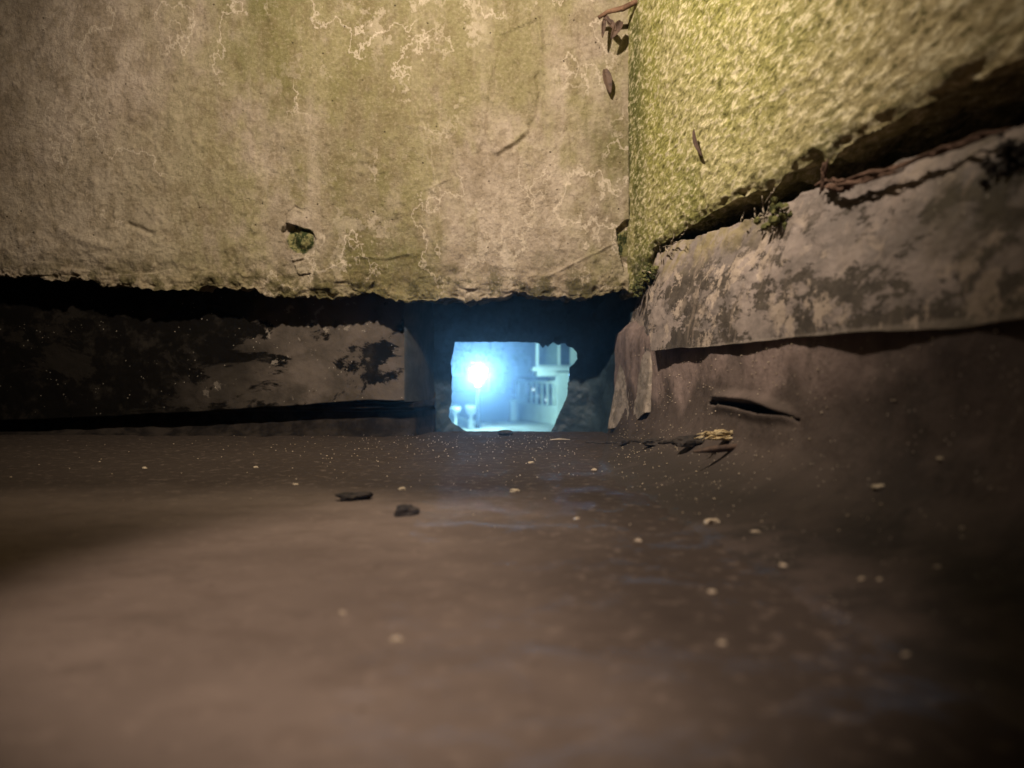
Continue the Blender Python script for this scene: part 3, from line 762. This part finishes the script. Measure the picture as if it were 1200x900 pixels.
# balustrade wall, running towards us on the right
A = Vector((*gp(607, 494), 0)); Bq = Vector((*gp(655, 502), 0)); dirv = (Bq-A).normalized(); Lw = (Bq-A).length
ta = math.atan2(dirv.y, dirv.x)
root = empty('balustrade', (A.x, A.y, G)); root.rotation_euler = (0, 0, ta); tag(root, 'white garden balustrade with upright balusters over a solid base', 'balustrade')
def hgt(y, Y): return CH+(HZ-y)/F*Y-G
hb = hgt(472, A.y); ht = hgt(446, A.y)
bm = bmesh.new(); box_bm(bm, 0, Lw, 0, .12, 0, hb, .005); bmobj('base_wall', bm, M_white, root)
bm = bmesh.new(); box_bm(bm, -.025, Lw, -.02, .14, ht-.045, ht, .005); bmobj('top_rail', bm, M_white, root)
bm = bmesh.new(); box_bm(bm, -.03, .07, -.025, .15, .005, ht+.01, .005); bmobj('end_post', bm, M_white, root)
for k in range(7):
    t = .07+(Lw-.07)*(k+.9)/7.2
    bm = bmesh.new(); lathe(bm, [(.036, 0), (.036, .025), (.022, .045), (.036, .15), (.022, .62*(ht-hb)), (.034, ht-hb-.075), (.034, ht-hb-.043)], (t, .06, hb-.002), 10); bmobj('baluster', bm, M_white, root, True)
    if k == 2:
        pass
g = gp(601.5, 496.5)
root = empty('gate_pillar', (g[0], g[1], G)); tag(root, 'white square gate pillar at the left end of the balustrade', 'pillar')
hp_ = hgt(470, g[1]); bm = bmesh.new(); box_bm(bm, -.055, .065, -.06, .06, 0, hp_, .005); bmobj('shaft', bm, M_white, root)
bm = bmesh.new(); box_bm(bm, -.07, .08, -.075, .075, hp_, hp_+.035, .006); bmobj('cap', bm, M_white, root)
g = gp(596.7, 493.5)
root = empty('gate_pillar', (g[0], g[1], G)); tag(root, 'narrow grey gate pillar left of the white one', 'pillar')
hp_ = hgt(471, g[1]); bm = bmesh.new(); box_bm(bm, -.03, .03, -.05, .05, 0, hp_, .005); bmobj('shaft', bm, M_kerb, root)

# the white house
HY = 14.0
hx = lambda x: (x-600)/F*HY
hz_ = lambda y: CH+(HZ-y)/F*HY
root = empty('white_house', (hx(652), HY, G)); tag(root, 'white house with a ledge and a wide framed window, right in the hole', 'house')
def hb_(name, x0, x1, yy0, yy1, d0, d1, mat, par=root, bev=.005):
    bm = bmesh.new(); r = root.location; box_bm(bm, hx(x0)-r.x, hx(x1)-r.x, d0, d1, hz_(yy1)-r.z, hz_(yy0)-r.z, bev); return bmobj(name, bm, mat, par)
hb_('wall', 653, 760, 436.5, 503.0, .0, 3, M_white)
hb_('bay_panel', 630, 652.5, 435, 441, -.0, 3, M_white)
hb_('ledge', 624.5, 762, 430.5, 434.5, -.15, 3, M_white)
w = hb_('window', 628.8, 668, 380, 429.8, .08, .20, M_glass)
hb_('mullion', 628.2, 631.2, 375, 428, -.03, .07, M_white, w); hb_('mullion', 654, 656.6, 375, 428, -.03, .07, M_white, w); hb_('sill', 628.2, 672, 428, 430.3, -.04, .07, M_white, w)
hb_('upper_wall', 668.5, 760, 370, 430, .05, 3, M_white)
hb_('porch_shade', 600, 652.4, 441.5, 470, 4.5, 6, M_grey)
hb_('roof', 620, 770, 362, 370, -.2, 3.2, M_grey)

# small white lights beyond the balusters
M_gl = mat_emit('garden_globe', (.8, 1, .95), 2.2)
for i, (x, y, r, lab) in enumerate([(616.5, 456, .028, 'leftmost small round light behind the balusters'), (625, 456.5, .023, 'second small light from the left behind the balusters, dimmer'), (629.5, 464, .033, 'brightest small light low behind the balusters'), (640.5, 468.5, .028, 'rightmost small round light behind the balusters')]):
    Yp = A.y+.6; c = S(x, y, Yp)
    root = empty('garden_light', (c[0], c[1], G)); tag(root, lab, 'garden light', 'garden lights behind the balusters')
    bm = bmesh.new(); bmesh.ops.create_uvsphere(bm, u_segments=12, v_segments=8, radius=r)
    for v in bm.verts: v.co.z += c[2]-G
    bmobj('globe', bm, M_gl, root, True)
    bm = bmesh.new(); lathe(bm, [(.02, 0), (.01, .025), (.008, c[2]-G-r*.9)], (0, 0, 0), 8); bmobj('stake', bm, M_pole, root)

# invented planters and low wall standing in for white glare patches by the lamp
def planter(x, y, w, h, lab, d=.35):
    Yp = LY+.35; c = S(x, y, Yp); zt = c[2]-G
    root = empty('glare_planter', (c[0], Yp, G+.031)); tag(root, lab, 'planter', 'white planter shapes invented for the glare by the lamp post'); z = zt-.031
    bm = bmesh.new(); lathe(bm, [(w*.55, 0), (w*.5, .03), (w*.30, .06), (w*.28, z-h*1.0), (w*.70, z-h*.85), (w, z-.03), (w*1.05, z)], (0, 0, 0), 18); bmobj('bowl', bm, M_white, root, True)
    bm = bmesh.new(); rr = random.Random(int(x))
    for _ in range(60):
        a = rr.uniform(0, 6.28); r = w*math.sqrt(rr.random())*.9; l = rr.uniform(.03, .10)
        b = Vector((r*math.cos(a), r*math.sin(a), z-.02)); t = b+Vector((rr.gauss(0, .03), rr.gauss(0, .03), l)); s = Vector((.01, 0, 0))
        bm.faces.new([bm.verts.new(b-s), bm.verts.new(b+s), bm.verts.new(t)])
    bmobj('plant', bm, M_hedge, root)
planter(533.5, 477, .10, .13, 'white planter shape invented for a glare patch at the left edge of the hole')
planter(552.0, 475.5, .105, .17, 'white planter shape invented for a glare patch just left of the lamp post')
pts = [gp(522, 492), gp(530, 494.5), gp(538, 499), gp(547, 503), gp(556, 504)]
bm = bmesh.new(); prev = None; rows_ = []
for i, (a, b) in enumerate(pts):
    rows_.append([bm.verts.new((a, b, G)), bm.verts.new((a, b, G+.16)), bm.verts.new((a+.025, b+.15, G+.17)), bm.verts.new((a+.025, b+.15, G))])
for r0, r1 in zip(rows_[:-1], rows_[1:]):
    for k in range(3): bm.faces.new((r0[k], r1[k], r1[k+1], r0[k+1]))
bm.faces.new(rows_[0]); bm.faces.new(rows_[-1][::-1])
o = bmobj('low_wall', bm, M_white); tag(o, 'low curved white wall shape invented for the pale glare at the foot of the lamp post', 'wall')

# dark background buildings and trees
def building(x0, x1, top, Y, lab, wins):
    root = empty('dark_building', (0, Y, G)); root.location.x = (x0+x1)/2; tag(root, lab, 'building', 'dark buildings beyond the street')
    bm = bmesh.new(); box_bm(bm, x0-root.location.x, x1-root.location.x, 0, 8, -.1, top, .05); w = bmobj('wall', bm, M_grey, root)
    bm = bmesh.new(); box_bm(bm, x0-root.location.x-.3, x1-root.location.x+.3, -.3, 8.3, top, top+.3, .05); bmobj('roof', bm, M_grey, root)
    for (wx, wz) in wins:
        bm = bmesh.new(); box_bm(bm, wx-.6, wx+.6, -.06, .05, wz, wz+1.5, .02); f = bmobj('window', bm, M_kerb, root)
        bm = bmesh.new(); box_bm(bm, wx-.5, wx+.5, -.08, -.061, wz+.1, wz+1.4); bmobj('pane', bm, M_glass, f)
building(-9, -1.5, 5.5, 48, 'dark building left beyond the lamp post', [(-2, 1.0), (1.5, 1.0)])
building(-.8, 7.5, 4.2, 58, 'low dark building in the middle distance behind the balustrade', [(-2.5, 1.0), (0, 1.0)])
def tree(x, Y, h, r, lab, seed):
    rr = random.Random(seed); root = empty('tree', (x, Y, G)); tag(root, lab, 'tree', 'dark trees beyond the street')
    tube('trunk', [(0, 0, -.1), (.05, 0, h*.3), (.1, .05, h*.6), (0, 0, h*.85)], [.2, .15, .1, .04], M_pole, root, 8)
    bm = bmesh.new(); cl = [Vector((rr.gauss(0, .45)*r, rr.gauss(0, .45)*r, h*.65+rr.gauss(0, .4)*r)) for _ in range(16)]
    for _ in range(1500):
        c = cl[rr.randrange(16)]+Vector((rr.gauss(0, .22), rr.gauss(0, .22), rr.gauss(0, .2)))*r; s = rr.uniform(.08, .18)
        q = [c+Vector((rr.uniform(-s, s), rr.uniform(-s, s), rr.uniform(-s, s))) for _ in range(3)]; bm.faces.new([bm.verts.new(v) for v in q])
    bmobj('crown', bm, M_hedge, root)
tree(-3.4, 40, 3.6, 1.3, 'dark leafy tree behind the white planter shapes', 1)
tree(-.6, 44, 3.0, 1.1, 'dark leafy tree right of the lamp post', 2)

# ================================================================= AIR
bm = bmesh.new(); box_bm(bm, -95, 95, -3, 145, G-1, 14); o = bmobj('haze', bm, None); o['kind'] = 'stuff'; o['label'] = 'thin bluish haze added to carry the lamp glow'; o.display_type = 'WIRE'
hm = bpy.data.materials.new('glow_haze'); hm.use_nodes = True; hm.node_tree.nodes.clear()
out = hm.node_tree.nodes.new('ShaderNodeOutputMaterial'); pv = hm.node_tree.nodes.new('ShaderNodeVolumePrincipled')
pv.inputs['Color'].default_value = (.80, .90, 1, 1); pv.inputs['Density'].default_value = .0030; pv.inputs['Anisotropy'].default_value = .88  # haze added to give the lamp its blue glow round the hole
hm.node_tree.links.new(pv.outputs[0], out.inputs['Volume']); o.data.materials.append(hm)

# ================================================================= LIGHT
def spot(name, loc, tgt, power, col, size, blend, rad):
    l = bpy.data.lights.new(name, 'SPOT'); l.energy = power; l.color = col; l.spot_size = math.radians(size); l.spot_blend = blend; l.shadow_soft_size = rad
    o = bpy.data.objects.new(name, l); COL.objects.link(o); o.location = loc
    o.rotation_euler = (Vector(tgt)-Vector(loc)).to_track_quat('-Z', 'Y').to_euler(); return o
spot('torch_light', (-.22, .45, 1.06), (.10, 1.4, .56), 84, (1, .855, .69), 132, 1.0, .02)
spot('near_light', (-.04, .20, .60), (-.04, .42, 0), 16, (1, .82, .70), 48, .55, .03)
lp = (p[0]+.02, LY-.06, G+zh)
spot('flood_beam', lp, (0, 1.6, .10), 3900, (.24, .58, 1.0), 24, .6, .10)
l = bpy.data.lights.new('lamp_glow', 'POINT'); l.energy = 150; l.color = (.52, .95, .90); l.shadow_soft_size = .1
o = bpy.data.objects.new('lamp_glow', l); COL.objects.link(o); o.location = (lp[0], lp[1]-.10, lp[2])

w = bpy.data.worlds.new('World'); sc.world = w; w.use_nodes = True; nt = w.node_tree
sky = nt.nodes.new('ShaderNodeTexSky'); sky.sky_type = 'NISHITA'; sky.sun_disc = False; sky.sun_elevation = math.radians(-4); sky.sun_rotation = math.radians(200)
bg = nt.nodes['Background']; nt.links.new(sky.outputs[0], bg.inputs[0]); bg.inputs[1].default_value = .02

cam = bpy.data.cameras.new('Camera'); co = bpy.data.objects.new('Camera', cam); COL.objects.link(co)
co.location = (0, 0, CH); co.rotation_euler = (math.radians(90), 0, 0)
cam.sensor_width = 36; cam.lens = F/1200*36; cam.shift_y = -(450-HZ)/1200
cam.clip_start = .01; cam.clip_end = 500
cam.dof.use_dof = True; cam.dof.focus_distance = 1.15; cam.dof.aperture_fstop = cam.lens/1000/.0062
sc.camera = co
sc.view_settings.view_transform = 'Standard'; sc.view_settings.look = 'None'; sc.view_settings.exposure = 0; sc.view_settings.gamma = 1
sc.cycles.volume_bounces = 0; sc.cycles.max_bounces = 4; sc.cycles.diffuse_bounces = 2; sc.cycles.glossy_bounces = 2; sc.cycles.transmission_bounces = 1
